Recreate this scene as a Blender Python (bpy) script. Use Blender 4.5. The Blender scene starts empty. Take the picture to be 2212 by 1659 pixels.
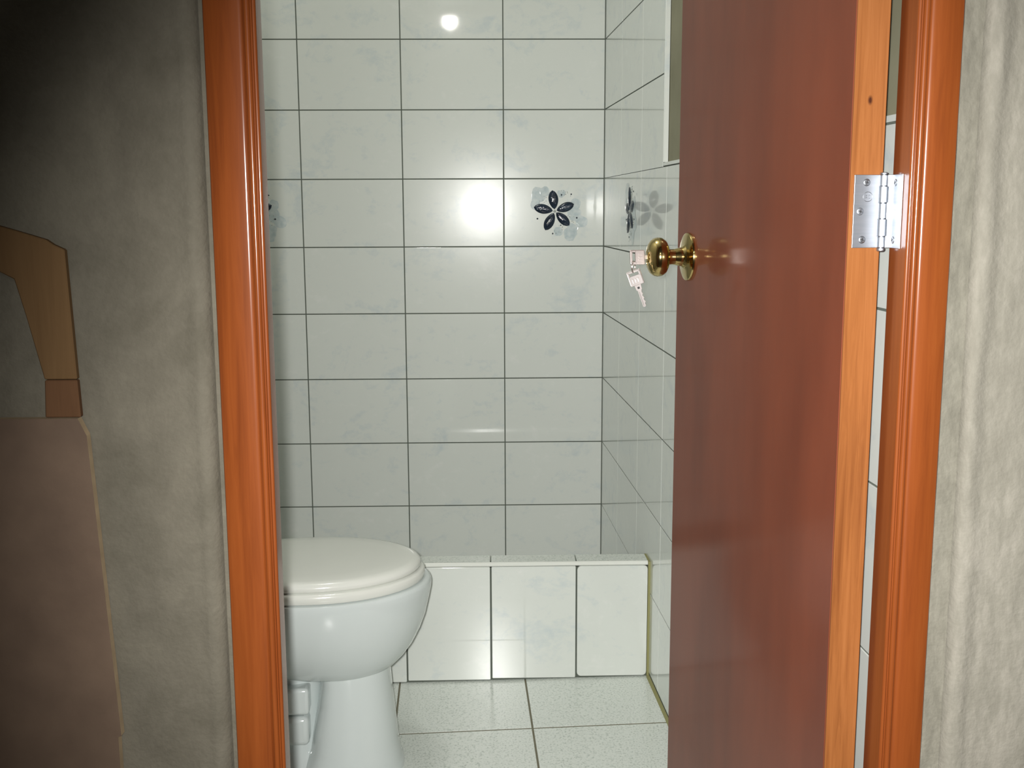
import bpy, bmesh, math, random
from mathutils import Vector, Matrix, noise as mnoise

S = bpy.context.scene
COL = S.collection
PI = math.pi
SK = 0.041387            # the bathroom's side wall, curb and floor grid are a little out of square

# ------------------------------------------------------------------ camera
cam_d = bpy.data.cameras.new('camera')
cam = bpy.data.objects.new('camera', cam_d)
COL.objects.link(cam)
CAMP = Vector((-0.351645, -3.296982, 1.112322))
YAW, PITCH, ROLL = 0.0223936, 0.1596281, -0.0042195
fwd = Vector((math.sin(YAW) * math.cos(PITCH), math.cos(YAW) * math.cos(PITCH), -math.sin(PITCH)))
rgt = Vector((math.cos(YAW), -math.sin(YAW), 0))
upv = rgt.cross(fwd)
r2 = math.cos(ROLL) * rgt + math.sin(ROLL) * upv
u2 = -math.sin(ROLL) * rgt + math.cos(ROLL) * upv
cam.matrix_world = Matrix(((r2.x, u2.x, -fwd.x, CAMP.x), (r2.y, u2.y, -fwd.y, CAMP.y),
                           (r2.z, u2.z, -fwd.z, CAMP.z), (0, 0, 0, 1)))
cam_d.sensor_width = 36
cam_d.lens = 2351.79 / 2212 * 36
cam_d.clip_start = 0.02
S.camera = cam

# ------------------------------------------------------------------ exposure, world, lights
S.view_settings.view_transform = 'Standard'
S.view_settings.look = 'None'
S.view_settings.exposure = 0.0
S.view_settings.gamma = 1.0
S.view_settings.use_curve_mapping = False
W = bpy.data.worlds.new('world')
S.world = W
W.use_nodes = True
W.node_tree.nodes['Background'].inputs[0].default_value = (0.5, 0.5, 0.5, 1)
W.node_tree.nodes['Background'].inputs[1].default_value = 0.02


def light(name, kind, loc, watts, color, size):
    d = bpy.data.lights.new(name, kind)
    d.energy = watts
    d.color = color
    d.shadow_soft_size = size
    o = bpy.data.objects.new(name, d)
    COL.objects.link(o)
    o.location = loc
    return o


# the camera's own flash, beside the lens
flash = light('camera_flash', 'SPOT', CAMP + Vector((-0.017, 0.0, 0.012)), 188, (1.0, 0.985, 0.955), 0.011)
flash.data.spot_size = math.radians(85)
flash.data.spot_blend = 1.0
aim = Vector((math.sin(YAW + 0.23), math.cos(YAW + 0.23), -0.27))
flash.rotation_euler = aim.to_track_quat('-Z', 'Y').to_euler()
# bulb in the bathroom ceiling, above the frame
light('bathroom_bulb', 'POINT', (-0.62, -1.25, 2.32), 14, (1.0, 1.0, 0.96), 0.09)
# bulb in the hall ceiling, behind the camera
light('hall_bulb', 'POINT', (-0.61, -5.0, 2.47), 11, (1.0, 0.98, 0.92), 0.045)


# ------------------------------------------------------------------ materials
def new_mat(name):
    m = bpy.data.materials.new(name)
    m.use_nodes = True
    return m, m.node_tree, m.node_tree.nodes['Principled BSDF']


def nd(t, kind, **kw):
    n = t.nodes.new(kind)
    for k, v in kw.items():
        if k in n.inputs:
            n.inputs[k].default_value = v
        else:
            setattr(n, k, v)
    return n


def coords(t, scale=(1, 1, 1), generated=False):
    c = t.nodes.new('ShaderNodeTexCoord')
    m = t.nodes.new('ShaderNodeMapping')
    m.inputs['Scale'].default_value = scale
    t.links.new(c.outputs['Object'], m.inputs['Vector'])
    return m.outputs['Vector']


def ramp(t, fac, stops):
    r = t.nodes.new('ShaderNodeValToRGB')
    e = r.color_ramp.elements
    while len(e) < len(stops):
        e.new(0.5)
    for el, (p, c) in zip(e, stops):
        el.position = p
        el.color = (*c, 1)
    t.links.new(fac, r.inputs[0])
    return r.outputs[0]


def bump(t, b, h, strength, dist):
    n = nd(t, 'ShaderNodeBump', Strength=strength, Distance=dist)
    t.links.new(h, n.inputs['Height'])
    t.links.new(n.outputs[0], b.inputs['Normal'])


def plain(name, col, rough=0.5, metal=0.0, spec=0.5, coat=0.0):
    m, t, b = new_mat(name)
    b.inputs['Base Color'].default_value = (*col, 1)
    b.inputs['Roughness'].default_value = rough
    b.inputs['Metallic'].default_value = metal
    b.inputs['Specular IOR Level'].default_value = spec
    b.inputs['Coat Weight'].default_value = coat
    return m


def noise_mat(name, stops, scale=(1, 1, 1), nscale=6, detail=6, rough=0.5, spec=0.5, metal=0, coat=0, coat_rough=0.1,
              bscale=None, bstr=0.2, bdist=0.002, distort=0.0, nrough=0.55):
    m, t, b = new_mat(name)
    v = coords(t, scale)
    n = nd(t, 'ShaderNodeTexNoise', Scale=nscale, Detail=detail, Roughness=nrough, Distortion=distort)
    t.links.new(v, n.inputs['Vector'])
    t.links.new(ramp(t, n.outputs['Fac'], stops), b.inputs['Base Color'])
    b.inputs['Roughness'].default_value = rough
    b.inputs['Specular IOR Level'].default_value = spec
    b.inputs['Metallic'].default_value = metal
    b.inputs['Coat Weight'].default_value = coat
    b.inputs['Coat Roughness'].default_value = coat_rough
    if bscale:
        n2 = nd(t, 'ShaderNodeTexNoise', Scale=bscale, Detail=4, Roughness=0.6)
        t.links.new(v, n2.inputs['Vector'])
        bump(t, b, n2.outputs['Fac'], bstr, bdist)
    return m


def tile_mat(name, base, blue, warm, rough=0.09):
    """glazed marbled tile: pale grey green with soft bluish clouds"""
    m, t, b = new_mat(name)
    v = coords(t, (1, 1, 1.35))
    n = nd(t, 'ShaderNodeTexNoise', Scale=7.5, Detail=7, Roughness=0.62, Distortion=0.8)
    t.links.new(v, n.inputs['Vector'])
    n3 = nd(t, 'ShaderNodeTexNoise', Scale=34, Detail=5, Roughness=0.7, Distortion=0.4)
    t.links.new(v, n3.inputs['Vector'])
    mx = nd(t, 'ShaderNodeMix')
    mx.inputs[0].default_value = 0.35
    t.links.new(n.outputs['Fac'], mx.inputs[2])
    t.links.new(n3.outputs['Fac'], mx.inputs[3])
    t.links.new(ramp(t, mx.outputs[0], [(0.34, blue), (0.47, base), (0.56, base), (0.70, warm)]), b.inputs['Base Color'])
    b.inputs['Roughness'].default_value = 0.20
    b.inputs['Specular IOR Level'].default_value = 0.20
    b.inputs['Coat Weight'].default_value = 0.85
    b.inputs['Coat Roughness'].default_value = rough
    n2 = nd(t, 'ShaderNodeTexNoise', Scale=14, Detail=2)
    t.links.new(v, n2.inputs['Vector'])
    bump(t, b, n2.outputs['Fac'], 0.05, 0.002)
    return m


M = {}
M['tile'] = tile_mat('glazed wall tile', (0.665, 0.695, 0.655), (0.565, 0.620, 0.620), (0.720, 0.738, 0.705), rough=0.042)
M['grout'] = plain('grey grout', (0.10, 0.115, 0.095), 0.9)
M['grout_dirty'] = plain('stained olive grout', (0.27, 0.26, 0.11), 0.9)
M['grout_light'] = plain('buff grout', (0.17, 0.16, 0.11), 0.9)
M['floor_tile'] = noise_mat('speckled floor tile', [(0.30, (0.42, 0.47, 0.43)), (0.46, (0.66, 0.70, 0.655)), (0.62, (0.70, 0.735, 0.69))],
                            nscale=230, detail=2, rough=0.22, bscale=260, bstr=0.12, bdist=0.001)
M['paint'] = noise_mat('olive grey wall paint', [(0.3, (0.20, 0.19, 0.12)), (0.7, (0.25, 0.24, 0.16))], nscale=9, rough=0.85)
M['white_paint'] = noise_mat('white wall paint', [(0.3, (0.62, 0.63, 0.58)), (0.7, (0.70, 0.71, 0.66))], nscale=5, rough=0.8)
M['concrete'] = noise_mat('hall concrete', [(0.3, (0.10, 0.09, 0.075)), (0.7, (0.17, 0.155, 0.13))], nscale=5, rough=0.9,
                          bscale=60, bstr=0.3, bdist=0.003)
M['ceramic'] = noise_mat('white vitreous china', [(0.3, (0.595, 0.655, 0.645)), (0.7, (0.635, 0.69, 0.675))], nscale=3, rough=0.09, spec=0.55)
M['seat_plastic'] = noise_mat('white seat plastic', [(0.3, (0.70, 0.72, 0.67)), (0.7, (0.73, 0.75, 0.70))], nscale=3, rough=0.14)
M['steel'] = noise_mat('satin steel', [(0.3, (0.35, 0.38, 0.42)), (0.7, (0.42, 0.44, 0.48))], scale=(1, 1, 14), nscale=20,
                       rough=0.46, metal=1.0)
M['screw'] = plain('screw steel', (0.33, 0.35, 0.38), 0.4, 1.0)
M['dark'] = plain('dark recess', (0.02, 0.02, 0.022), 0.7)
M['brass'] = noise_mat('polished brass', [(0.3, (0.56, 0.42, 0.17)), (0.7, (0.64, 0.49, 0.22))], nscale=8, rough=0.12, metal=1.0)
M['nickel'] = noise_mat('bright nickel', [(0.3, (0.62, 0.57, 0.55)), (0.7, (0.72, 0.66, 0.64))], nscale=30, rough=0.36, metal=1.0)
M['petal'] = noise_mat('dark blue glass glaze', [(0.35, (0.008, 0.014, 0.026)), (0.6, (0.016, 0.028, 0.048)), (0.75, (0.045, 0.075, 0.10))],
                       nscale=40, rough=0.07, spec=0.5, bscale=120, bstr=0.4, bdist=0.002)
M['petal_pale'] = noise_mat('pale teal wash', [(0.35, (0.44, 0.52, 0.54)), (0.65, (0.61, 0.66, 0.65))], nscale=60, rough=0.1)
M['gold_fleck'] = plain('clear glitter glaze', (0.78, 0.80, 0.74), 0.1, 0.3)
M['glass_bead'] = plain('silver bead glaze', (0.65, 0.68, 0.66), 0.08, 0.7)


def wood_mat(name, dark, mid, lite, rough, coat, coat_rough, gscale=26):
    m, t, b = new_mat(name)
    v = coords(t, (1, 1, 0.045))
    n = nd(t, 'ShaderNodeTexNoise', Scale=gscale * 4, Detail=6, Roughness=0.65, Distortion=0.6)
    t.links.new(v, n.inputs['Vector'])
    v2 = coords(t, (1, 1, 0.2))
    n2 = nd(t, 'ShaderNodeTexNoise', Scale=9, Detail=3)
    t.links.new(v2, n2.inputs['Vector'])
    mx = nd(t, 'ShaderNodeMix')
    mx.inputs[0].default_value = 0.42
    t.links.new(n.outputs['Fac'], mx.inputs[2])
    t.links.new(n2.outputs['Fac'], mx.inputs[3])
    t.links.new(ramp(t, mx.outputs[0], [(0.33, dark), (0.5, mid), (0.68, lite)]), b.inputs['Base Color'])
    b.inputs['Roughness'].default_value = rough
    b.inputs['Coat Weight'].default_value = coat
    b.inputs['Coat Roughness'].default_value = coat_rough
    b.inputs['Specular IOR Level'].default_value = 0.1
    bump(t, b, n.outputs['Fac'], 0.08, 0.0006)
    return m


M['frame_wood'] = wood_mat('varnished frame wood', (0.130, 0.030, 0.0065), (0.180, 0.044, 0.0090), (0.220, 0.058, 0.0125), 0.5, 0.9, 0.165)
def add_knot(m, c, rad):
    t = m.node_tree
    b = t.nodes['Principled BSDF']
    src = b.inputs['Base Color'].links[0].from_socket
    v = coords(t, (1, 1, 0.55))
    d = nd(t, 'ShaderNodeVectorMath', operation='DISTANCE')
    t.links.new(v, d.inputs[0])
    d.inputs[1].default_value = (c[0], c[1], c[2] * 0.55)
    mr = nd(t, 'ShaderNodeMapRange')
    mr.inputs['From Min'].default_value = rad * 0.35
    mr.inputs['From Max'].default_value = rad
    t.links.new(d.outputs['Value'], mr.inputs['Value'])
    mx = nd(t, 'ShaderNodeMix', data_type='RGBA')
    t.links.new(mr.outputs[0], mx.inputs[0])
    mx.inputs[6].default_value = (0.05, 0.014, 0.006, 1)
    t.links.new(src, mx.inputs[7])
    t.links.new(mx.outputs[2], b.inputs['Base Color'])


M['edge_wood'] = wood_mat('door edge wood', (0.150, 0.048, 0.013), (0.235, 0.084, 0.024), (0.290, 0.112, 0.036), 0.5, 0.10, 0.3, 34)
add_knot(M['edge_wood'], (-0.0015, -0.0185, 1.2215), 0.0032)
M['door_skin'] = noise_mat('dark red brown door varnish', [(0.35, (0.140, 0.034, 0.016)), (0.65, (0.185, 0.046, 0.021))], scale=(1, 1, 0.25),
                           nscale=10, rough=0.5, spec=0.15, coat=0.36, coat_rough=0.12)
M['plank'] = wood_mat('raw plank wood', (0.098, 0.055, 0.024), (0.124, 0.072, 0.032), (0.145, 0.086, 0.040), 0.8, 0.0, 0.3)
M['block_wood'] = wood_mat('raw block wood', (0.085, 0.042, 0.020), (0.105, 0.053, 0.026), (0.125, 0.064, 0.031), 0.8, 0.0, 0.3)
M['board_edge_lit'] = noise_mat('sheet edge painted lit', [(0.3, (0.30, 0.22, 0.13)), (0.7, (0.40, 0.30, 0.18))], nscale=40, rough=0.85)  # paler than the board's face: the flash-lit edge is put into this colour
M['board'] = noise_mat('brown sheet board', [(0.3, (0.088, 0.056, 0.036)), (0.7, (0.122, 0.080, 0.052))], nscale=16, rough=0.8,
                       bscale=80, bstr=0.2, bdist=0.001)


def plaster_mat(name, dark, mid, lite, streak, zs=0.45, zf=0.3):
    m, t, b = new_mat(name)
    v = coords(t, (1.0, 1.0, zs))
    n = nd(t, 'ShaderNodeTexNoise', Scale=13, Detail=8, Roughness=0.60, Distortion=0.4)
    t.links.new(v, n.inputs['Vector'])
    v2 = coords(t, (1.0, 1.0, zf))
    n2 = nd(t, 'ShaderNodeTexNoise', Scale=130, Detail=5, Roughness=0.7)
    t.links.new(v2, n2.inputs['Vector'])
    mx = nd(t, 'ShaderNodeMix')
    mx.inputs[0].default_value = streak
    t.links.new(n.outputs['Fac'], mx.inputs[2])
    t.links.new(n2.outputs['Fac'], mx.inputs[3])
    t.links.new(ramp(t, mx.outputs[0], [(0.34, dark), (0.50, mid), (0.66, lite)]), b.inputs['Base Color'])
    b.inputs['Roughness'].default_value = 0.85
    b.inputs['Specular IOR Level'].default_value = 0.25
    v3 = coords(t)
    n3 = nd(t, 'ShaderNodeTexNoise', Scale=210, Detail=3)
    t.links.new(v3, n3.inputs['Vector'])
    bump(t, b, n3.outputs['Fac'], 0.45, 0.0018)
    return m


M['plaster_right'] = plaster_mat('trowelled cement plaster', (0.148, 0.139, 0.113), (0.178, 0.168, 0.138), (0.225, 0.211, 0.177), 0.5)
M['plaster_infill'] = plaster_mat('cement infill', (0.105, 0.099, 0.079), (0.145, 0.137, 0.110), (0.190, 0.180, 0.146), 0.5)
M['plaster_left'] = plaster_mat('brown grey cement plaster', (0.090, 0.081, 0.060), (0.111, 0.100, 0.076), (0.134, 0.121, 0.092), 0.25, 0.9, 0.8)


# ------------------------------------------------------------------ geometry helpers
def link(name, bm, mats, parent=None, smooth=False, bevel=0.0, bseg=2, loc=None, rot=None, auto=None):
    me = bpy.data.meshes.new(name)
    bmesh.ops.recalc_face_normals(bm, faces=bm.faces)
    bm.to_mesh(me)
    bm.free()
    if not isinstance(mats, (list, tuple)):
        mats = [mats]
    for m in mats:
        me.materials.append(m)
    if smooth:
        me.polygons.foreach_set('use_smooth', [True] * len(me.polygons))
        if auto:
            me.set_sharp_from_angle(angle=math.radians(auto))
    o = bpy.data.objects.new(name, me)
    COL.objects.link(o)
    if parent:
        o.parent = parent
    if loc:
        o.location = loc
    if rot:
        o.rotation_euler = rot
    if bevel:
        b = o.modifiers.new('bevel', 'BEVEL')
        b.width = bevel
        b.segments = bseg
        b.limit_method = 'ANGLE'
        b.angle_limit = math.radians(35)
        b.harden_normals = False
    return o


def empty(name, loc=(0, 0, 0), rz=0.0, parent=None):
    o = bpy.data.objects.new(name, None)
    o.empty_display_size = 0.05
    COL.objects.link(o)
    o.location = loc
    o.rotation_euler = (0, 0, rz)
    if parent:
        o.parent = parent
    return o


def tag(o, label, cat, group=None):
    o['label'] = label
    o['category'] = cat
    if group:
        o['group'] = group
    return o


def structure(o, label=None):
    o['kind'] = 'structure'
    if label:
        o['label'] = label
    return o


def box(bm, x0, x1, y0, y1, z0, z1, mi=0):
    v = [bm.verts.new(p) for p in ((x0, y0, z0), (x1, y0, z0), (x1, y1, z0), (x0, y1, z0),
                                   (x0, y0, z1), (x1, y0, z1), (x1, y1, z1), (x0, y1, z1))]
    for f in ((0, 3, 2, 1), (4, 5, 6, 7), (0, 1, 5, 4), (1, 2, 6, 5), (2, 3, 7, 6), (3, 0, 4, 7)):
        bm.faces.new([v[i] for i in f]).material_index = mi
    return v


def prism(bm, pts, axis, h0, h1, mi=0):
    """closed polygon (2D) extruded along an axis: 'z' pts=(x,y), 'y' pts=(x,z)"""
    def P(p, h):
        return (p[0], p[1], h) if axis == 'z' else ((p[0], h, p[1]) if axis == 'y' else (h, p[0], p[1]))
    a = [bm.verts.new(P(p, h0)) for p in pts]
    b = [bm.verts.new(P(p, h1)) for p in pts]
    n = len(pts)
    fs = [bm.faces.new(a), bm.faces.new(list(reversed(b)))]
    for i in range(n):
        fs.append(bm.faces.new((a[i], a[(i + 1) % n], b[(i + 1) % n], b[i])))
    for f in fs:
        f.material_index = mi
    return fs


def cushion(bm, x0, x1, z0, z1, y_back, y_face, e=0.0012, mi=0, corner=0.0):
    """one tile on a wall facing -y: slab with a softly rounded edge (rings)"""
    def ring(d, y):
        X0, X1, Z0, Z1 = x0 + d, x1 - d, z0 + d, z1 - d
        if corner:
            r = max(corner - d, 0.0005)
            pts = []
            for cx_, cz_, a0 in ((X1 - r, Z1 - r, 0), (X0 + r, Z1 - r, 90), (X0 + r, Z0 + r, 180), (X1 - r, Z0 + r, 270)):
                for k in range(5):
                    a = math.radians(a0 + k * 22.5)
                    pts.append((cx_ + r * math.cos(a), cz_ + r * math.sin(a)))
        else:
            pts = [(X1, Z1), (X0, Z1), (X0, Z0), (X1, Z0)]
        return [bm.verts.new((p[0], y, p[1])) for p in pts]
    s = -1 if y_face < y_back else 1
    rings = [ring(0, y_back), ring(0, y_face - s * e), ring(e * 0.3, y_face - s * e * 0.3), ring(e, y_face)]
    n = len(rings[0])
    for a, b in zip(rings, rings[1:]):
        for i in range(n):
            bm.faces.new((a[i], a[(i + 1) % n], b[(i + 1) % n], b[i])).material_index = mi
    bm.faces.new(rings[-1]).material_index = mi
    bm.faces.new(list(reversed(rings[0]))).material_index = mi


def loft(bm, rings, cap0=True, cap1=True, mi=0):
    vs = [[bm.verts.new(p) for p in r] for r in rings]
    n = len(vs[0])
    for a, b in zip(vs, vs[1:]):
        for i in range(n):
            bm.faces.new((a[i], a[(i + 1) % n], b[(i + 1) % n], b[i])).material_index = mi
    if cap0:
        bm.faces.new(list(reversed(vs[0]))).material_index = mi
    if cap1:
        bm.faces.new(vs[-1]).material_index = mi


def lathe(bm, prof, axis='z', n=40, mi=0, mat=None):
    """prof: list of (r, h) revolved about the axis"""
    rings = []
    for r, h in prof:
        r = max(r, 1e-5)
        ring = []
        for k in range(n):
            a = 2 * PI * k / n
            p = Vector((r * math.cos(a), r * math.sin(a), h))
            if axis == 'x':
                p = Vector((h, p.x, p.y))
            elif axis == 'y':
                p = Vector((p.y, h, p.x))
            ring.append(mat @ p if mat else p)
        rings.append(ring)
    loft(bm, rings, True, True, mi)


def tube(bm, pts, r, n=8, mi=0, closed=False):
    rings = []
    N = len(pts)
    pts = [Vector(p) for p in pts]
    for i, p in enumerate(pts):
        if closed:
            d = pts[(i + 1) % N] - pts[i - 1]
        else:
            d = pts[min(i + 1, N - 1)] - pts[max(i - 1, 0)]
        d.normalize()
        s = d.cross(Vector((0, 0, 1)) if abs(d.z) < 0.9 else Vector((1, 0, 0))).normalized()
        u = d.cross(s)
        rings.append([p + r * (math.cos(2 * PI * k / n) * s + math.sin(2 * PI * k / n) * u) for k in range(n)])
    if closed:
        rings.append(rings[0])
        loft(bm, rings, False, False, mi)
        bmesh.ops.remove_doubles(bm, verts=bm.verts, dist=1e-6)
    else:
        loft(bm, rings, True, True, mi)


def fbm(x, y, z, oct=4):
    return mnoise.fractal(Vector((x, y, z)), 1.0, 2.0, oct)


# ------------------------------------------------------------------ bathroom shell
FZ = -0.015              # bathroom floor
GAP = 0.0030
TW, TH = 0.3, 0.2
TZ = 1.0                 # a grout line runs at this height
ROWK = 1.0018


def rowz(k):             # k rows above the z = 1.0 grout line
    return TZ + (k * TH) * ROWK


# back wall, faces the doorway
bm = bmesh.new()
box(bm, -1.30, 0.12, 0.0015, 0.12, FZ - 0.1, 2.6, 1)
for c in range(-5, 0):
    for r in range(-5, 8):
        x0, x1 = c * TW + GAP / 2, (c + 1) * TW - GAP / 2
        z0, z1 = rowz(r) + GAP / 2, rowz(r + 1) - GAP / 2
        x0 = max(x0, -1.28)
        cushion(bm, x0, x1, z0, z1, 0.004, 0.0, 0.0011, 0)
wall_back = structure(link('wall_back', bm, [M['tile'], M['grout']]))

# right wall in the skewed frame: local x = 0 plane, local -y runs towards the doorway
bm = bmesh.new()
box(bm, 0.012, 0.12, -2.18, 0.10, FZ - 0.1, 2.6, 2)          # painted masonry
box(bm, 0.0015, 0.013, -2.165, 0.0, FZ - 0.05, 1.2055, 1)     # grout bed of the lower courses
box(bm, 0.0015, 0.013, -0.869, 0.0, 1.2, 2.6, 1)            # grout bed of the shower corner


def rtile(y0, y1, z0, z1):
    """tile on the right wall, face looks to local -x"""
    n0 = len(bm.verts)
    cushion(bm, -y1, -y0, z0, z1, 0.0042, 0.0, 0.0005, 0)
    bm.verts.ensure_lookup_table()
    for v in bm.verts[n0:]:
        x, y, z = v.co
        v.co = (y, -x, z)


for k in range(8):
    y1, y0 = -0.305 * k - GAP / 2, -0.305 * (k + 1) + GAP / 2
    y0 = max(y0, -2.165)
    for r in range(-5, 8):
        z0, z1 = rowz(r) + GAP / 2, rowz(r + 1) - GAP / 2
        if r == 0:
            z1 += 0.002
        if r >= 1 and k >= 3:
            continue
        yy0 = max(y0, -0.867) if r >= 1 else y0
        if y1 - y0 > 0.02:
            rtile(yy0, y1, z0, z1)
# the shower tiles end in a thick glazed nosing above the dado line
prism(bm, [(-0.0002, -0.8675), (-0.0002, -0.8720), (0.0012, -0.8740), (0.0105, -0.8740), (0.0105, -0.8675)],
      'z', 1.212, 2.6, 0)
prism(bm, [(-2.165, 1.2035), (-0.876, 1.2035), (-0.876, 1.2105), (-2.165, 1.2105)], 'x', -0.0012, 0.0125, 0)
prism(bm, [(-0.0075, -0.0150), (0.0005, -0.0150), (0.0005, -0.0060), (-0.004, -0.0095)], 'y', -2.13, -0.806, 3)
wall_right = structure(link('wall_right', bm, [M['tile'], M['grout'], M['paint'], M['grout_dirty']], rot=(0, 0, SK)))

bm = bmesh.new()
box(bm, -1.31, -1.215, -2.18, 0.10, FZ - 0.1, 2.6)
structure(link('wall_left', bm, M['white_paint'], rot=(0, 0, SK)))

# floor of the bathroom: falls gently to the left, tile grid a little askew
def fz(x):
    return -0.0128 + 0.0164 * x


bm = bmesh.new()
def tilt(bm, n0, gr=0.0):
    bm.verts.ensure_lookup_table()
    c, s_ = math.cos(gr), math.sin(gr)
    for v in bm.verts[n0:]:
        x, y, z = v.co
        x, y = x * c - y * s_, x * s_ + y * c
        v.co = (x, y, z + fz(x))


box(bm, -1.27, 0.10, -2.20, 0.0, -0.12, -0.0008, 1)
tilt(bm, 0)
GR = 0.030
gc, gs = math.cos(GR), math.sin(GR)
gx, gy = -0.2591 * gc + -1.053 * gs, 0.2591 * gs + -1.053 * gc     # a grout crossing, in grid axes
FTX, FTY = 0.3035, 0.3035
rows = [gy + 1.06, gy + 0.66, gy + 0.3035, gy] + [gy - FTY * k for k in range(1, 4)] + [gy - 1.105]
for j in range(len(rows) - 1):
    for i in range(-3, 2):
        a0, a1 = gx + i * FTX + 0.0022, gx + (i + 1) * FTX - 0.0022
        a0 = max(a0, -1.24)
        if i == 0:
            a1 = gx + FTX + 0.004
        if i == 1:
            continue
        n0 = len(bm.verts)
        cushion(bm, a0, a1, -rows[j] + 0.0022, -rows[j + 1] - 0.0032, 0.0012, 0.0, 0.0003, 0)
        bm.verts.ensure_lookup_table()
        for v in bm.verts[n0:]:
            x, y, z = v.co
            v.co = (x, -z, -y)
        tilt(bm, n0, GR)
structure(link('floor', bm, [M['floor_tile'], M['grout_light'], M['grout_dirty']]))

bm = bmesh.new()
box(bm, -1.30, 0.16, -2.13, 0.10, 2.6, 2.68)
structure(link('ceiling', bm, M['white_paint']))

# ------------------------------------------------------------------ flower tiles
PETALS = [(97, 0.0560, 0.0290), (20, 0.0550, 0.0270), (-44, 0.0550, 0.0270), (-117, 0.0570, 0.0285), (169, 0.0580, 0.0280)]


def flower(parent, cx, cz, wall, seed):
    """raised flower on the face of a wall tile; wall 'back' faces -y, wall 'right' faces local -x"""
    rnd = random.Random(seed)

    def T(u, v, h):
        return (cx + u, -h, cz + v) if wall == 'back' else (-h, cx - u, cz + v)
    # pale printed wash under the flower
    bm = bmesh.new()
    for (u, v, r) in ((-0.048, 0.048, 0.022), (-0.030, 0.058, 0.015), (0.080, -0.030, 0.0185), (0.060, -0.008, 0.020),
                      (0.046, -0.068, 0.020), (0.064, 0.022, 0.015), (0.012, -0.060, 0.014), (0.054, -0.052, 0.016), (-0.058, 0.020, 0.015), (0.020, 0.052, 0.012)):
        ring = []
        for k in range(22):
            a = 2 * PI * k / 22
            rr = r * (1 + 0.22 * fbm(math.cos(a) + seed, math.sin(a), u * 40))
            ring.append(bm.verts.new(T(u + rr * math.cos(a), v + rr * math.sin(a), 0.00025 + rnd.random() * 0.0001)))
        bm.faces.new(ring)
    base = link('flower_tile', bm, M['petal_pale'], parent)
    base['label'] = 'flower motif with dark blue glass petals and pale teal wash'
    for (ang, L, w) in PETALS:
        bm = bmesh.new()
        ca, sa = math.cos(math.radians(ang)), math.sin(math.radians(ang))
        NU, NV = 13, 9
        grid = []
        for i in range(NU):
            s = i / (NU - 1)
            hw = w / 2 * max(0.0, math.sin(PI * min(max(s, 0.0), 1.0) ** 1.12)) ** 0.58 + 0.0002
            row_ = []
            for j in range(NV):
                q = -1 + 2 * j / (NV - 1)
                h = 0.0004 + 0.0044 * (max(0, 1 - q * q)) ** 0.6 * (0.35 + 0.65 * math.sin(PI * s)) + 0.0009 * fbm(s * 9, q * 3, ang + seed)
                U = 0.006 + s * L
                V = q * hw
                row_.append(bm.verts.new(T(U * ca - V * sa, U * sa + V * ca, max(h, 0.0003))))
            grid.append(row_)
        for i in range(NU - 1):
            for j in range(NV - 1):
                bm.faces.new((grid[i][j], grid[i + 1][j], grid[i + 1][j + 1], grid[i][j + 1]))
        link('petal', bm, M['petal'], base, smooth=True)
    bm = bmesh.new()
    spots = [(0, 0, 0.0042)] + [(-0.032 + rnd.gauss(0, 0.008), 0.028 + rnd.gauss(0, 0.008), 0.0012) for _ in range(9)] + \
            [(0.028 + rnd.gauss(0, 0.010), 0.048 + rnd.gauss(0, 0.010), 0.0012) for _ in range(12)] + \
            [(0.052 + rnd.gauss(0, 0.009), -0.020 + rnd.gauss(0, 0.010), 0.0013) for _ in range(10)] + \
            [(0.014 + rnd.gauss(0, 0.009), -0.052 + rnd.gauss(0, 0.008), 0.0012) for _ in range(10)] + \
            [(-0.008 + rnd.gauss(0, 0.006), -0.066 + rnd.gauss(0, 0.006), 0.0012) for _ in range(6)]
    for (u, v, r) in spots:
        rings = []
        for e in (0, 0.4, 0.8, 1.0):
            rr = r * math.cos(e * PI / 2) + 1e-5
            rings.append([Vector(T(u + rr * math.cos(2 * PI * k / 8), v + rr * math.sin(2 * PI * k / 8), 0.0003 + 0.7 * r * math.sin(e * PI / 2)))
                          for k in range(8)])
        loft(bm, rings, False, True)
    link('glitter_drops', bm, M['glass_bead'], base, smooth=True)
    bm = bmesh.new()
    for (u, v, r) in ((0.020, 0.048, 0.0024), (0.049, 0.050, 0.0023), (-0.052, -0.022, 0.0026), (0.066, -0.020, 0.0026),
                      (0.018, -0.042, 0.0018), (-0.006, -0.066, 0.0023)):
        rings = []
        for e in (0, 0.5, 1.0):
            rr = r * math.cos(e * PI / 2) + 1e-5
            rings.append([Vector(T(u + rr * math.cos(2 * PI * k / 10), v + rr * math.sin(2 * PI * k / 10), 0.0003 + 0.5 * r * math.sin(e * PI / 2)))
                          for k in range(10)])
        loft(bm, rings, False, True)
    link('dark_drops', bm, M['petal'], base, smooth=True)


flower(wall_back, -0.1475, 1.1045, 'back', 3)
flower(wall_back, -1.0475, 1.1045, 'back', 5)
flower(wall_right, -0.4550, 1.1045, 'right', 8)

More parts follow.
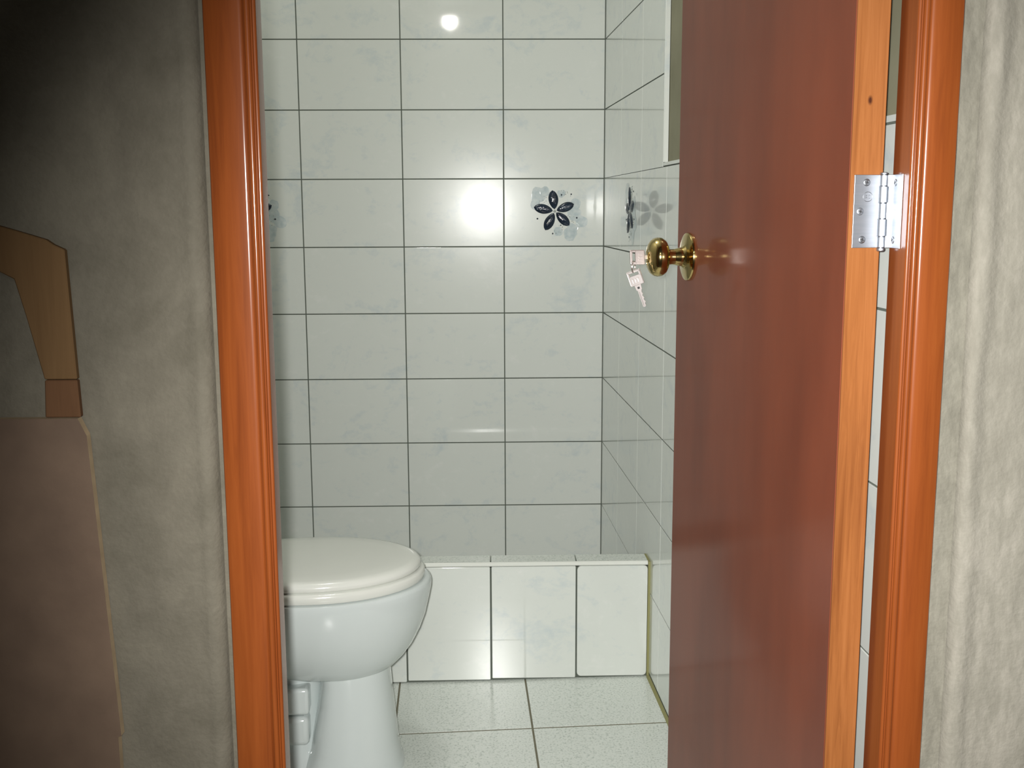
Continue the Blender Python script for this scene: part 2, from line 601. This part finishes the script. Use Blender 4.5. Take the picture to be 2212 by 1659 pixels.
# ------------------------------------------------------------------ shower curb
CB = -0.803              # y of the curb's front face
RX = 0.0325              # the right wall at the curb
OX, OY = -0.55, CB + 0.03
curb = empty('shower_curb', (OX, OY, -0.0245))
bm = bmesh.new()
box(bm, -1.17 - OX, RX - 0.004 - OX, CB + 0.006 - OY, CB + 0.056 - OY, -0.004, 0.290)
link('curb_core', bm, M['grout'], curb)
bm = bmesh.new()
joints = [RX - 0.0030, -0.1433, -0.3485, -0.5515, -0.7550, -0.9585, -1.165]
for k in range(len(joints) - 1):
    cushion(bm, joints[k + 1] + 0.0018 - OX, joints[k] - 0.0018 - OX, fz((joints[k] + joints[k + 1]) / 2) + 0.0245 + 0.0045, 0.2935, CB + 0.006 - OY, CB - OY, 0.0014, 0,
            corner=0.010 if k == 0 else 0.0025)
link('front_tiling', bm, M['tile'], curb)
bm = bmesh.new()
for k in range(len(joints) - 1):
    n0 = len(bm.verts)
    cushion(bm, joints[k + 1] + (0.0012 if k != len(joints) - 2 else 0) - OX, joints[k] - 0.0012 - OX, CB + 0.0065 - OY, CB + 0.060 - OY, -0.295, -0.303, 0.0012, 0)
    bm.verts.ensure_lookup_table()
    for v in bm.verts[n0:]:
        x, y, z = v.co
        v.co = (x, z, -y)
prism(bm, [(CB - 0.0005 - OY, 0.2950), (CB - 0.0018 - OY, 0.2975), (CB - 0.001 - OY, 0.3020), (CB + 0.0025 - OY, 0.3045), (CB + 0.0062 - OY, 0.304), (CB + 0.0062 - OY, 0.2950)],
      'x', -1.165 - OX, RX - 0.005 - OX, 1)
o = link('top_tiling', bm, [M['floor_tile'], M['seat_plastic']], curb)
o['label'] = 'speckled cap tiles with a pale rounded edge strip'
bm = bmesh.new()
prism(bm, [(RX - 0.004 - OX, CB - 0.001 - OY), (RX + 0.001 - OX, CB - 0.003 - OY), (RX - 0.0012 - OX, CB + 0.06 - OY), (RX - 0.006 - OX, CB + 0.06 - OY)], 'z', 0.009, 0.303, 0)
o = link('end_joint', bm, M['grout_dirty'], curb)
o['label'] = 'olive stained grout joint'
tag(curb, 'low tiled shower curb across the bathroom floor behind the white toilet', 'shower curb')

# ------------------------------------------------------------------ toilet
TX, TY = -0.517, None
tip_world = Vector((-0.466, -1.172, FZ))
tip_world.z = fz(-0.62)
toilet = empty('toilet', tip_world, SK)
toilet.scale = (1, 1, 1.0185)        # local +x points at the bowl's tip, origin under the tip


def egg(cx_, lf, lb, w, z, n=56, p=2.0, pb=2.6):
    out = []
    for k in range(n):
        a = 2 * PI * k / n
        c, s = math.cos(a), math.sin(a)
        pp = p if c > 0 else pb
        L = lf if c > 0 else lb
        out.append(Vector((cx_ + L * math.copysign(abs(c) ** (2 / pp), c), w * math.copysign(abs(s) ** (2 / pp), s), z)))
    return out


# bowl: outer china from the rim down to the waist
bm = bmesh.new()
prof = [(0.213, -0.190, 0.088, 0.140, 0.085), (0.222, -0.190, 0.112, 0.150, 0.100), (0.240, -0.195, 0.135, 0.165, 0.114),
        (0.265, -0.205, 0.163, 0.180, 0.130), (0.295, -0.215, 0.188, 0.195, 0.145), (0.325, -0.222, 0.206, 0.205, 0.156),
        (0.355, -0.228, 0.219, 0.212, 0.163), (0.380, -0.231, 0.227, 0.216, 0.1665), (0.392, -0.232, 0.2285, 0.217, 0.167),
        (0.3975, -0.232, 0.2265, 0.216, 0.1655), (0.3995, -0.232, 0.2215, 0.212, 0.161)]
loft(bm, [egg(c, lf, lb, w, 0.213 + (z - 0.213) * 0.973) for z, c, lf, lb, w in prof])
link('bowl', bm, M['ceramic'], toilet, smooth=True, auto=50)
# pedestal: front column flaring to the foot
bm = bmesh.new()
prof = [(0.000, -0.185, 0.120, 0.096, 0.108), (0.012, -0.185, 0.118, 0.094, 0.106), (0.020, -0.185, 0.113, 0.084, 0.101),
        (0.060, -0.184, 0.107, 0.070, 0.096), (0.110, -0.183, 0.101, 0.062, 0.091), (0.160, -0.183, 0.096, 0.052, 0.087),
        (0.200, -0.184, 0.094, 0.046, 0.086), (0.225, -0.185, 0.094, 0.050, 0.087), (0.250, -0.190, 0.10, 0.10, 0.090)]
loft(bm, [egg(c, lf, lb, w, z, p=2.3, pb=3.0) for z, c, lf, lb, w in prof])
link('pedestal', bm, M['ceramic'], toilet, smooth=True, auto=60)
# trapway behind the column with its moulded side panel
bm = bmesh.new()
prof = [(0.0, 0.098, 0.215), (0.016, 0.094, 0.212), (0.022, 0.078, 0.205), (0.09, 0.066, 0.20), (0.16, 0.062, 0.20), (0.24, 0.075, 0.21), (0.32, 0.10, 0.215)]
rings = []
for z, w, L in prof:
    rings.append(egg(-0.43, L, L, w, z, p=3.2, pb=4))
loft(bm, rings)
link('trapway', bm, M['ceramic'], toilet, smooth=True, auto=60)
for sgn in (-1, 1):
    bm = bmesh.new()
    pts = []
    for k in range(25):
        a = k / 24
        pts.append((-0.315 - 0.19 * a, sgn * (0.066 + 0.004 * math.sin(a * PI)), 0.125 + 0.052 * math.sin(a * 2 * PI + 0.4)))
    tube(bm, pts, 0.030, 14)
    link('trap_bulge', bm, M['ceramic'], toilet, smooth=True)
    bm = bmesh.new()
    box(bm, -0.315, -0.248, sgn * 0.062 - 0.022, sgn * 0.062 + 0.022, 0.144, 0.198)
    link('moulded_panel', bm, M['ceramic'], toilet, smooth=True, bevel=0.007, bseg=3, auto=40)
    bm = bmesh.new()
    box(bm, -0.315, -0.250, sgn * 0.062 - 0.022, sgn * 0.062 + 0.022, 0.080, 0.139)
    link('moulded_panel', bm, M['ceramic'], toilet, smooth=True, bevel=0.010, bseg=3, auto=40)
    bm = bmesh.new()
    lathe(bm, [(0.013, 0.0), (0.013, 0.012), (0.010, 0.022), (0.004, 0.026)], n=20)
    o = link('bolt_cap', bm, M['seat_plastic'], toilet, smooth=True, loc=(-0.31, sgn * 0.084, 0.014))
# seat ring
bm = bmesh.new()
prof = [(0.401, 0.0, -0.002), (0.4025, 0.0015, 0), (0.409, 0.003, 0), (0.416, 0.0025, 0), (0.420, -0.0015, 0)]
rings = [egg(-0.236, 0.217 + d, 0.205 + d, 0.1605 + d, z) for z, d, _ in prof]
rings += [egg(-0.236, 0.15, 0.14, 0.105, 0.419), egg(-0.236, 0.147, 0.137, 0.102, 0.410), egg(-0.236, 0.15, 0.14, 0.105, 0.401)]
vs = rings + [rings[0]]
loft(bm, vs, False, False)
bmesh.ops.remove_doubles(bm, verts=bm.verts, dist=1e-6)
link('seat', bm, M['seat_plastic'], toilet, smooth=True, auto=60, loc=(0, 0, -0.005))
# closed lid, slightly domed
bm = bmesh.new()
prof = [(0.4215, 0.208, 0.1515), (0.4225, 0.2115, 0.155), (0.428, 0.2135, 0.157), (0.434, 0.2115, 0.1545), (0.4385, 0.2055, 0.1485),
        (0.4405, 0.196, 0.140), (0.4425, 0.16, 0.112), (0.444, 0.10, 0.07), (0.4445, 0.03, 0.02)]
loft(bm, [egg(-0.237, lf, lf * 0.96, w, z) for z, lf, w in prof])
link('lid', bm, M['seat_plastic'], toilet, smooth=True, auto=60, loc=(0, 0, -0.005))
for sgn in (-1, 1):
    bm = bmesh.new()
    box(bm, -0.462, -0.435, sgn * 0.07 - 0.018, sgn * 0.07 + 0.018, 0.392, 0.428)
    link('seat_hinge', bm, M['seat_plastic'], toilet, bevel=0.005)
bm = bmesh.new()
box(bm, -0.640, -0.40, -0.155, 0.155, 0.33, 0.393)
link('rear_deck', bm, M['ceramic'], toilet, bevel=0.02, bseg=4)
bm = bmesh.new()
box(bm, -0.655, -0.485, -0.19, 0.19, 0.393, 0.72)
link('cistern', bm, M['ceramic'], toilet, bevel=0.022, bseg=4)
bm = bmesh.new()
box(bm, -0.660, -0.478, -0.197, 0.197, 0.720, 0.752)
lidc = link('cistern_lid', bm, M['ceramic'], toilet, bevel=0.012, bseg=4)
tag(toilet, 'white ceramic toilet with its lid closed in front of the tiled shower curb', 'toilet')

# ------------------------------------------------------------------ door frame
YF = -2.197              # front face of the frame
YB = -2.150              # back face of the frame
frame = empty('trim_1', (0, 0, -0.05))
structure(frame, 'orange brown varnished wooden door frame')


def jamb_profile(x_out, x_in, rabbet):
    """plan outline from outer edge to inner face; beaded front edge"""
    d = 1 if x_in > x_out else -1

    def X(t):                                  # t = distance back from the inner face
        return x_in - d * t
    pts = [(x_out, YB + 0.01), (x_out, YF + 0.0015), (x_out + d * 0.0015, YF)]
    for k in range(9):                         # rounded shoulder from the flat into the quirk
        a = math.radians(34) * k / 8
        pts.append((X(0.0172 - 0.0070 * math.sin(a)), YF + 0.0070 * (1 - math.cos(a))))
    pts += [(X(0.0128), YF + 0.0028), (X(0.0122), YF + 0.0024)]
    for k in range(17):                        # bead
        a = PI * k / 16
        pts.append((X(0.0088 + 0.0032 * math.cos(a)), YF + 0.0022 - 0.0032 * math.sin(a)))
    pts += [(X(0.0055), YF + 0.0030), (X(0.0049), YF + 0.0034), (X(0.0044), YF + 0.0030)]
    for k in range(9):                         # round nose at the inner corner
        a = PI / 2 + 0.15 - (PI / 2 + 0.15) * k / 8
        pts.append((X(0.0026 - 0.0026 * math.cos(a)), YF + 0.0036 - 0.0026 * math.sin(a)))
    if rabbet:
        pts += [(X(0.0), YF + 0.028), (X(0.012), YF + 0.028), (X(0.012), YB)]
    else:
        pts += [(X(0.0), YB), (X(0.01), YB)]
    return pts


for (xo, xi, rb) in ((-0.6245, -0.5735, True), (0.1185, 0.0728, False)):
    bm = bmesh.new()
    prism(bm, jamb_profile(xo, xi, rb), 'z', 0.0, 2.13)
    link('jamb', bm, M['frame_wood'], frame, smooth=True, auto=48)
bm = bmesh.new()
box(bm, -0.5735, 0.0728, YF, YB, 2.08, 2.13)
link('head_rail', bm, M['frame_wood'], frame)

# ------------------------------------------------------------------ partition wall with the doorway (plaster towards the hall)
ZB, ZT = -0.05, 2.55


def plaster_face(bm, x0, x1, z0, z1, nx, nz, hf, y_back, mi=0):
    g = []
    for j in range(nz + 1):
        z = z0 + (z1 - z0) * j / nz
        row_ = []
        for i in range(nx + 1):
            x = x0 + (x1 - x0) * i / nx
            row_.append(bm.verts.new((x, hf(x, z), z)))
        g.append(row_)
    for j in range(nz):
        for i in range(nx):
            bm.faces.new((g[j][i], g[j][i + 1], g[j + 1][i + 1], g[j + 1][i])).material_index = mi
    # close the sides and the back
    rim = [g[0][i] for i in range(nx + 1)] + [g[j][nx] for j in range(1, nz + 1)] + \
          [g[nz][i] for i in range(nx - 1, -1, -1)] + [g[j][0] for j in range(nz - 1, 0, -1)]
    back = [bm.verts.new((v.co.x, y_back, v.co.z)) for v in rim]
    n = len(rim)
    for i in range(n):
        bm.faces.new((rim[i], rim[(i + 1) % n], back[(i + 1) % n], back[i])).material_index = mi
    bm.faces.new(list(reversed(back))).material_index = mi


def h_left(x, z):
    d = -0.6295 - x                            # distance from the plaster's edge beside the frame
    e = 0.0035 * fbm(0.3, z * 9, 2.0)
    y = YF - 0.007 + 0.0022 * fbm(x * 9, z * 4, 1.0) + 0.0008 * fbm(x * 60, z * 22, 5)
    t = max(0.0, 1 - d / (0.010 + e))
    return y + 0.0065 * t * t - 0.0022 * math.exp(-((d - 0.013) / 0.006) ** 2)


def h_right(x, z):
    d = x - 0.1395
    y = YF - 0.005 + 0.0020 * fbm(x * 10, z * 2.2, 7.0) + 0.0010 * fbm(x * 55, z * 9, 3)
    w = 0.006 + 0.003 * fbm(1.3, z * 6, 4)
    t = max(0.0, 1 - d / w)
    ridge = 0.0045 * math.exp(-((d - 0.012 - 0.004 * fbm(3, z * 5, 9)) / 0.010) ** 2)
    return y + 0.0062 * t * t - ridge


def h_infill(x, z):
    return YF + 0.0022 + 0.0011 * fbm(x * 45, z * 10, 11) + 0.0006 * fbm(x * 120, z * 60, 2)


def h_flat(x, z):
    return YF - 0.006


bm = bmesh.new()
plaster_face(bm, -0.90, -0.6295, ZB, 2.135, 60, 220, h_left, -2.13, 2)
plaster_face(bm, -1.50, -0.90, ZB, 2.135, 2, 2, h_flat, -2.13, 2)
box(bm, -0.6300, -0.6242, YF + 0.006, -2.13, ZB, 2.135, 2)          # mortar behind the joint beside the frame
box(bm, 0.1182, 0.1195, YF + 0.006, -2.13, ZB, 2.135, 1)
plaster_face(bm, 0.1390, 0.26, ZB, 2.135, 44, 260, h_right, -2.13, 0)
plaster_face(bm, 0.26, 0.90, ZB, 2.135, 2, 2, h_flat, -2.13, 0)
plaster_face(bm, 0.1190, 0.1390, ZB, 2.135, 8, 220, h_infill, -2.13, 1)
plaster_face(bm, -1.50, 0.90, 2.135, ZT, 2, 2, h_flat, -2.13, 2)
structure(link('wall_front', bm, [M['plaster_right'], M['plaster_infill'], M['plaster_left']], smooth=True, auto=50))

# ------------------------------------------------------------------ hall round the camera
bm = bmesh.new()
box(bm, -1.20, 0.90, -5.60, -2.13, ZB - 0.1, ZB)
structure(link('floor_hall', bm, M['concrete']))
bm = bmesh.new()
box(bm, -1.30, -1.20, -5.60, -2.204, ZB, ZT)
structure(link('wall_hall_left', bm, M['concrete']))
bm = bmesh.new()
box(bm, 0.90, 1.0, -5.60, -2.13, ZB, ZT)
structure(link('wall_hall_right', bm, M['concrete']))
bm = bmesh.new()
box(bm, -1.30, 1.0, -5.70, -5.60, ZB, ZT)
structure(link('wall_hall_rear', bm, M['concrete']))
bm = bmesh.new()
box(bm, -1.30, 1.0, -5.70, -2.13, ZT, ZT + 0.08)
structure(link('ceiling_hall', bm, M['white_paint']))

# ------------------------------------------------------------------ door, open into the bathroom
PIN = Vector((0.0643, -2.1475, 0.0))
TH_OPEN = math.radians(83.4)
DW, DT = 0.625, 0.0360
door = empty('door_1', PIN, -TH_OPEN)
structure(door, 'dark red brown flush door standing open into the bathroom')
# closed pose in the door's own frame: panel along -x, hall face at y = -DT
bm = bmesh.new()
box(bm, -DW, -0.0050, -DT, 0.0, 0.0, 2.06)
link('door_panel', bm, M['door_skin'], door, bevel=0.0008, bseg=1)
bm = bmesh.new()
box(bm, -0.0050, -0.0015, -DT + 0.0002, -0.0002, 0.0, 2.06)
o = link('edge_band', bm, M['edge_wood'], door, bevel=0.0008, bseg=1)
o['label'] = 'bare orange wood hinge edge'
KZ = 1.0370
KX = -DW + 0.060
bm = bmesh.new()
lathe(bm, [(0.0, 0.0), (0.0375, 0.0), (0.0378, 0.0016), (0.0366, 0.0040), (0.0320, 0.0058), (0.0240, 0.0066), (0.0185, 0.0078), (0.0165, 0.0105), (0.0150, 0.012), (0.0, 0.012)], n=56)
RY = Matrix.Rotation(PI / 2, 4, 'X')           # lathe axis z -> door outward (-y)
rose = link('door_knob', bm, M['brass'], door, smooth=True, auto=40, loc=(KX, -DT, KZ), rot=(PI / 2, 0, 0))
rose['label'] = 'polished brass door knob with key cylinder'
bm = bmesh.new()
lathe(bm, [(0.0145, 0.0105), (0.0142, 0.016), (0.0125, 0.022), (0.0118, 0.028), (0.0126, 0.033), (0.0135, 0.035)], n=40)
link('neck', bm, M['brass'], rose, smooth=True, auto=60)
bm = bmesh.new()
lathe(bm, [(0.0135, 0.034), (0.0200, 0.0352), (0.0262, 0.0385), (0.0298, 0.0440), (0.0305, 0.0500), (0.0290, 0.0560), (0.0250, 0.0610),
           (0.0190, 0.0642), (0.0125, 0.0655), (0.0120, 0.0645), (0.0, 0.0645)], n=56)
link('grip', bm, M['brass'], rose, smooth=True, auto=50)
bm = bmesh.new()
lathe(bm, [(0.0082, 0.0640), (0.0082, 0.0662), (0.0074, 0.0668), (0.0, 0.0668)], n=28)
link('key_cylinder', bm, M['brass'], rose, smooth=True, auto=50)
bm = bmesh.new()                               # inner rose and knob on the bathroom side
lathe(bm, [(0.0, 0.0), (0.033, 0.0), (0.032, 0.004), (0.016, 0.008), (0.012, 0.014), (0.014, 0.020), (0.024, 0.024), (0.026, 0.032), (0.020, 0.040), (0.0, 0.041)], n=36)
link('inner_knob', bm, M['brass'], door, smooth=True, auto=50, loc=(KX, 0.0, KZ), rot=(-PI / 2, 0, 0))

# ------------------------------------------------------------------ hinge between door edge and jamb
HZ0, HZ1 = 1.0700, 1.1458
hinge = empty('butt_hinge', (PIN.x, PIN.y, HZ0))
HH = HZ1 - HZ0
n_out = Vector((-math.sin(TH_OPEN), -math.cos(TH_OPEN), 0))   # across the door edge, towards its hall face
e_nor = Vector((math.cos(TH_OPEN), -math.sin(TH_OPEN), 0))    # normal of the door's hinge edge


def leaf_local(u, v, w):                       # u across edge from the pin, v out of the edge face, w up
    return n_out * u + e_nor * v + Vector((0, 0, w))


bm = bmesh.new()
n0 = 0
box(bm, 0.0035, 0.0325, -0.0012, 0.0006, 0.0, HH)
for v in bm.verts:
    v.co = leaf_local(*v.co)
leaf = link('door_leaf', bm, M['steel'], hinge, bevel=0.0004, bseg=2)


def screw(parent, P, N, U, r, mat, name='screw'):
    """countersunk cross head: disc plus a cross slot"""
    N = N.normalized()
    U = U.normalized()
    V = N.cross(U)
    bm = bmesh.new()
    rings = []
    for rr, h in ((r * 1.12, 0.0), (r * 1.08, 0.00035), (r * 0.9, 0.0006), (r * 0.5, 0.00075), (0.00003, 0.0008)):
        rings.append([P + N * h + rr * (math.cos(2 * PI * k / 20) * U + math.sin(2 * PI * k / 20) * V) for k in range(20)])
    loft(bm, rings, True, True)
    s = link(name, bm, mat, parent, smooth=True, auto=50)
    bm = bmesh.new()
    for (A, B) in ((U, V), (V, U)):
        c = []
        for du, dv, h in ((-.62, -.13, .0009), (.62, -.13, .0009), (.62, .13, .0009), (-.62, .13, .0009)):
            c.append(bm.verts.new(P + A * (du * r) + B * (dv * r) + N * h))
        c2 = [bm.verts.new(v.co - N * 0.0006) for v in c]
        bm.faces.new(c)
        for i in range(4):
            bm.faces.new((c[i], c2[i], c2[(i + 1) % 4], c[(i + 1) % 4]))
    link('cross_slot', bm, M['dark'], s)
    return s


for (u, w, mt) in ((0.0190, HH - 0.0080, 'screw'), (0.0250, HH * 0.50, 'steel'), (0.0215, 0.0085, 'screw')):
    P = leaf_local(u, 0.0006, w)
    screw(leaf, P, e_nor, Vector((0.3, 0, 1)).cross(e_nor), 0.0035, M[mt])
# stamped ring mark on the leaf
bm = bmesh.new()
tube(bm, [leaf_local(0.0172 + 0.0050 * math.cos(2 * PI * k / 28), 0.0006, HH * 0.70 + 0.0050 * math.sin(2 * PI * k / 28)) for k in range(28)], 0.00028, 6, closed=True)
for (a, b) in (((0.0200, 1.8), (0.0200, -1.8)), ((0.0200, 1.8), (0.0182, 1.0)), ((0.0182, 1.0), (0.0200, 0.0)), ((0.0200, 0.0), (0.0180, -1.0)), ((0.0180, -1.0), (0.0200, -1.8)),
               ((0.0164, 1.6), (0.0148, 1.6)), ((0.0164, 1.6), (0.0164, -1.6)), ((0.0164, -1.6), (0.0148, -1.6))):
    tube(bm, [leaf_local(a[0], 0.0006, HH * 0.70 + a[1] * 0.001), leaf_local(b[0], 0.0006, HH * 0.70 + b[1] * 0.001)], 0.00022, 5)
o = link('stamped_mark', bm, M['screw'], leaf)
o['label'] = 'small stamped ring with letters'
# jamb leaf lies on the inner face of the right jamb
JX = 0.0728 - PIN.x
bm = bmesh.new()
box(bm, JX - 0.0016, JX - 0.0002, -0.0335, -0.0030, 0.0, HH)
box(bm, 0.003, JX, -0.0040, -0.0026, 0.0, HH)
jleaf = link('jamb_leaf', bm, M['steel'], hinge, bevel=0.0004, bseg=2)
for (y, w) in ((-0.0150, HH - 0.0085), (-0.0150, 0.0085)):
    screw(jleaf, Vector((JX - 0.0016, y, w)), Vector((-1, 0, 0)), Vector((0, 0.3, 1)), 0.0034, M['steel'])
# five knuckles round the pin
kn = [0.0, 0.0118, 0.0302, 0.0466, 0.0640, HH]
for i in range(5):
    bm = bmesh.new()
    r = 0.0058 if i % 2 else 0.0049
    lathe(bm, [(r - 0.0004, kn[i] + 0.0003), (r, kn[i] + 0.0007), (r, kn[i + 1] - 0.0007), (r - 0.0004, kn[i + 1] - 0.0003)], n=28)
    link('knuckle', bm, M['steel'], hinge, smooth=True, auto=40)
bm = bmesh.new()
lathe(bm, [(0.0030, -0.0040), (0.0044, -0.0028), (0.0044, -0.0006), (0.0030, 0.0), (0.0030, HH), (0.0042, HH + 0.0006), (0.0042, HH + 0.0018), (0.0026, HH + 0.0026)], n=24)
link('hinge_pin', bm, M['steel'], hinge, smooth=True, auto=40)
tag(hinge, 'satin steel butt hinge screwed between the open door edge and the right jamb', 'hinge')

# ------------------------------------------------------------------ keys
RD = Matrix.Rotation(-TH_OPEN, 4, 'Z')
knob_end = PIN + (RD @ Vector((KX, -DT - 0.0668, KZ)))
ax = (RD @ Vector((0, -1, 0))).normalized()    # out of the knob, to the left in the photo


def make_key(name, origin, along, facing, mat, blade_len, with_blade=True):
    """origin: where bow meets blade; along: direction from blade to bow; facing: normal of the flat side"""
    along = along.normalized()
    facing = (facing - along * facing.dot(along)).normalized()
    side = along.cross(facing)
    root = empty(name, origin)

    def P(a, b, c):
        return along * a + side * b + facing * c

    def poly(bm, pts, c0, c1):
        A = [bm.verts.new(P(x, y, c0)) for x, y in pts]
        B = [bm.verts.new(P(x, y, c1)) for x, y in pts]
        k = len(pts)
        bm.faces.new(A)
        bm.faces.new(list(reversed(B)))
        for i in range(k):
            bm.faces.new((A[i], A[(i + 1) % k], B[(i + 1) % k], B[i]))

    def rect(x0, x1, y0, y1, r):
        out = []
        for cx_, cy_, a0 in ((x1 - r, y1 - r, 0), (x0 + r, y1 - r, 90), (x0 + r, y0 + r, 180), (x1 - r, y0 + r, 270)):
            for k in range(4):
                a = math.radians(a0 + 30 * k)
                out.append((cx_ + r * math.cos(a), cy_ + r * math.sin(a)))
        return out
    BW, BL = 0.0115, 0.0240
    bm = bmesh.new()
    # bow built as four bars round the slot
    poly(bm, rect(0.0, 0.0155, -BW, BW, 0.0020), -0.0009, 0.0009)
    poly(bm, rect(0.0200, BL, -BW, BW, 0.0016), -0.0009, 0.0009)
    poly(bm, [(0.0140, BW - 0.0040), (0.0215, BW - 0.0040), (0.0215, BW), (0.0140, BW)], -0.0009, 0.0009)
    poly(bm, [(0.0140, -BW), (0.0215, -BW), (0.0215, -BW + 0.0040), (0.0140, -BW + 0.0040)], -0.0009, 0.0009)
    bow = link('bow', bm, mat, root, bevel=0.0003, bseg=1)
    bm = bmesh.new()                           # raised rim and embossed strokes
    R = rect(0.0010, BL - 0.001, -BW + 0.001, BW - 0.001, 0.0018)
    tube(bm, [P(x, y, 0.0009) for x, y in R], 0.00035, 5, closed=True)
    for y in (-0.0045, 0.0, 0.0045):
        tube(bm, [P(0.0045, y - 0.0012, 0.0009), P(0.0105, y - 0.0012, 0.0009)], 0.0003, 5)
        tube(bm, [P(0.0105, y - 0.0012, 0.0009), P(0.0105, y + 0.0014, 0.0009)], 0.0003, 5)
    link('embossed_rim', bm, mat, bow)
    if with_blade:
        bm = bmesh.new()
        L = blade_len
        poly(bm, [(0.0, -0.0052), (0.0, 0.0052), (-0.0075, 0.0046), (-0.0085, 0.0036), (-0.0085, -0.0036), (-0.0075, -0.0046)], -0.0008, 0.0008)
        teeth = [(-0.0085, 0.0034)]
        for k in range(6):
            x = -0.012 - k * (L - 0.016) / 6
            teeth += [(x, 0.0034 if k % 2 else 0.0024), (x - (L - 0.016) / 12, 0.0016 if k % 2 else 0.0030)]
        teeth += [(-L + 0.002, 0.0022), (-L, 0.0), (-L + 0.001, -0.0030), (-0.0085, -0.0030)]
        poly(bm, teeth, -0.0008, 0.0008)
        tube(bm, [P(-0.011, -0.0012, 0.0008), P(-L + 0.003, -0.0012, 0.0008)], 0.0003, 5)
        bl = link('blade', bm, mat, root)
        bm = bmesh.new()
        poly(bm, [(-0.0030, -0.0018), (-0.0030, 0.0018), (-0.0062, 0.0018), (-0.0062, -0.0018)], 0.00075, 0.0010)
        link('blade_notch', bm, M['dark'], bl)
    else:
        bm = bmesh.new()
        poly(bm, [(0.001, -0.0030), (0.001, 0.0030), (-0.010, 0.0030), (-0.010, -0.0030)], -0.0008, 0.0008)
        link('blade', bm, mat, root)
    return root


to_cam = (CAMP - knob_end).normalized()
flat1 = Matrix.Rotation(math.radians(9.5), 4, ax) @ to_cam
flat2 = Matrix.Rotation(math.radians(-14), 4, 'Z') @ to_cam
k1 = make_key('door_key', knob_end + ax * 0.0032, ax, flat1, M['nickel'], 0.03, False)
tag(k1, 'nickel key pushed into the cylinder of the brass door knob', 'key')
ring_top = knob_end + ax * 0.0206 + Vector((0, 0, -0.0075))
# small split ring through both bows
bm = bmesh.new()
side_v = to_cam.cross(Vector((0, 0, 1))).normalized()
RC = knob_end + ax * 0.0212 + Vector((0, 0, -0.0148))
for q in (-0.0007, 0.0007):
    tube(bm, [(to_cam * (0.0088 * math.cos(2 * PI * k / 30)) + Vector((0, 0, 1)) * (0.0088 * math.sin(2 * PI * k / 30)) + side_v * (q + 0.0022 * math.cos(2 * PI * k / 30))) for k in range(30)],
         0.0007, 6, closed=True)
kr = link('key_ring', bm, M['nickel'], None, smooth=True, loc=RC)
tag(kr, 'tiny split ring linking the lock key to the hanging key', 'key ring')
up_k = Matrix.Rotation(math.radians(20), 4, to_cam) @ Vector((0, 0, 1))
k2_top = RC + Vector((0, 0, -0.0088))
k2_o = k2_top - up_k * 0.0205
k2 = make_key('door_key', k2_o, up_k, flat2, M['nickel'], 0.036, True)
tag(k2, 'spare nickel key dangling blade down below the brass door knob', 'key')

def Q(x, z):
    return (CAMP.x + (x - CAMP.x) * 0.982, CAMP.z + (z - CAMP.z) * 0.982)


# ------------------------------------------------------------------ wood leaning on the plaster, far left
bm = bmesh.new()
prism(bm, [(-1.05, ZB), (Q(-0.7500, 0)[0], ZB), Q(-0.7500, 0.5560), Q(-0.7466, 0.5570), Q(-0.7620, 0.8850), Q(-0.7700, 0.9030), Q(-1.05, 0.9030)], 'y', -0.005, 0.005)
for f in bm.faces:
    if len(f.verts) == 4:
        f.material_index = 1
bd = link('board', bm, [M['board'], M['board_edge_lit']], None, loc=(0, YF - 0.0150, 0))
tag(bd, 'tall brown sheet board standing against the dark plaster, far left', 'board')
bm = bmesh.new()
prism(bm, [Q(-0.8030, 0.9040), Q(-0.7672, 0.9040), Q(-0.7684, 0.9425), Q(-0.8010, 0.9425)], 'y', -0.004, 0.004)
bl_ = link('wood_block', bm, M['block_wood'], None, bevel=0.001, bseg=1, loc=(0, YF - 0.0150, 0))
tag(bl_, 'short reddish wood block on top of the brown board, under the pale plank', 'wood block')
bm = bmesh.new()
prism(bm, [Q(-0.8010, 0.9432), Q(-0.7684, 0.9432), Q(-0.7722, 1.0740), Q(-0.7830, 1.0790), Q(-0.7900, 1.0840), Q(-0.8190, 1.0930), Q(-0.8600, 1.1050),
           Q(-0.8600, 1.0640), Q(-0.8240, 1.0450), Q(-0.8150, 1.0080)], 'y', -0.004, 0.004)
pk = link('wood_plank', bm, M['plank'], None, bevel=0.001, bseg=1, loc=(0, YF - 0.0150, 0))
tag(pk, 'pale tan rough plank upright against the dark plaster, above the block', 'plank')
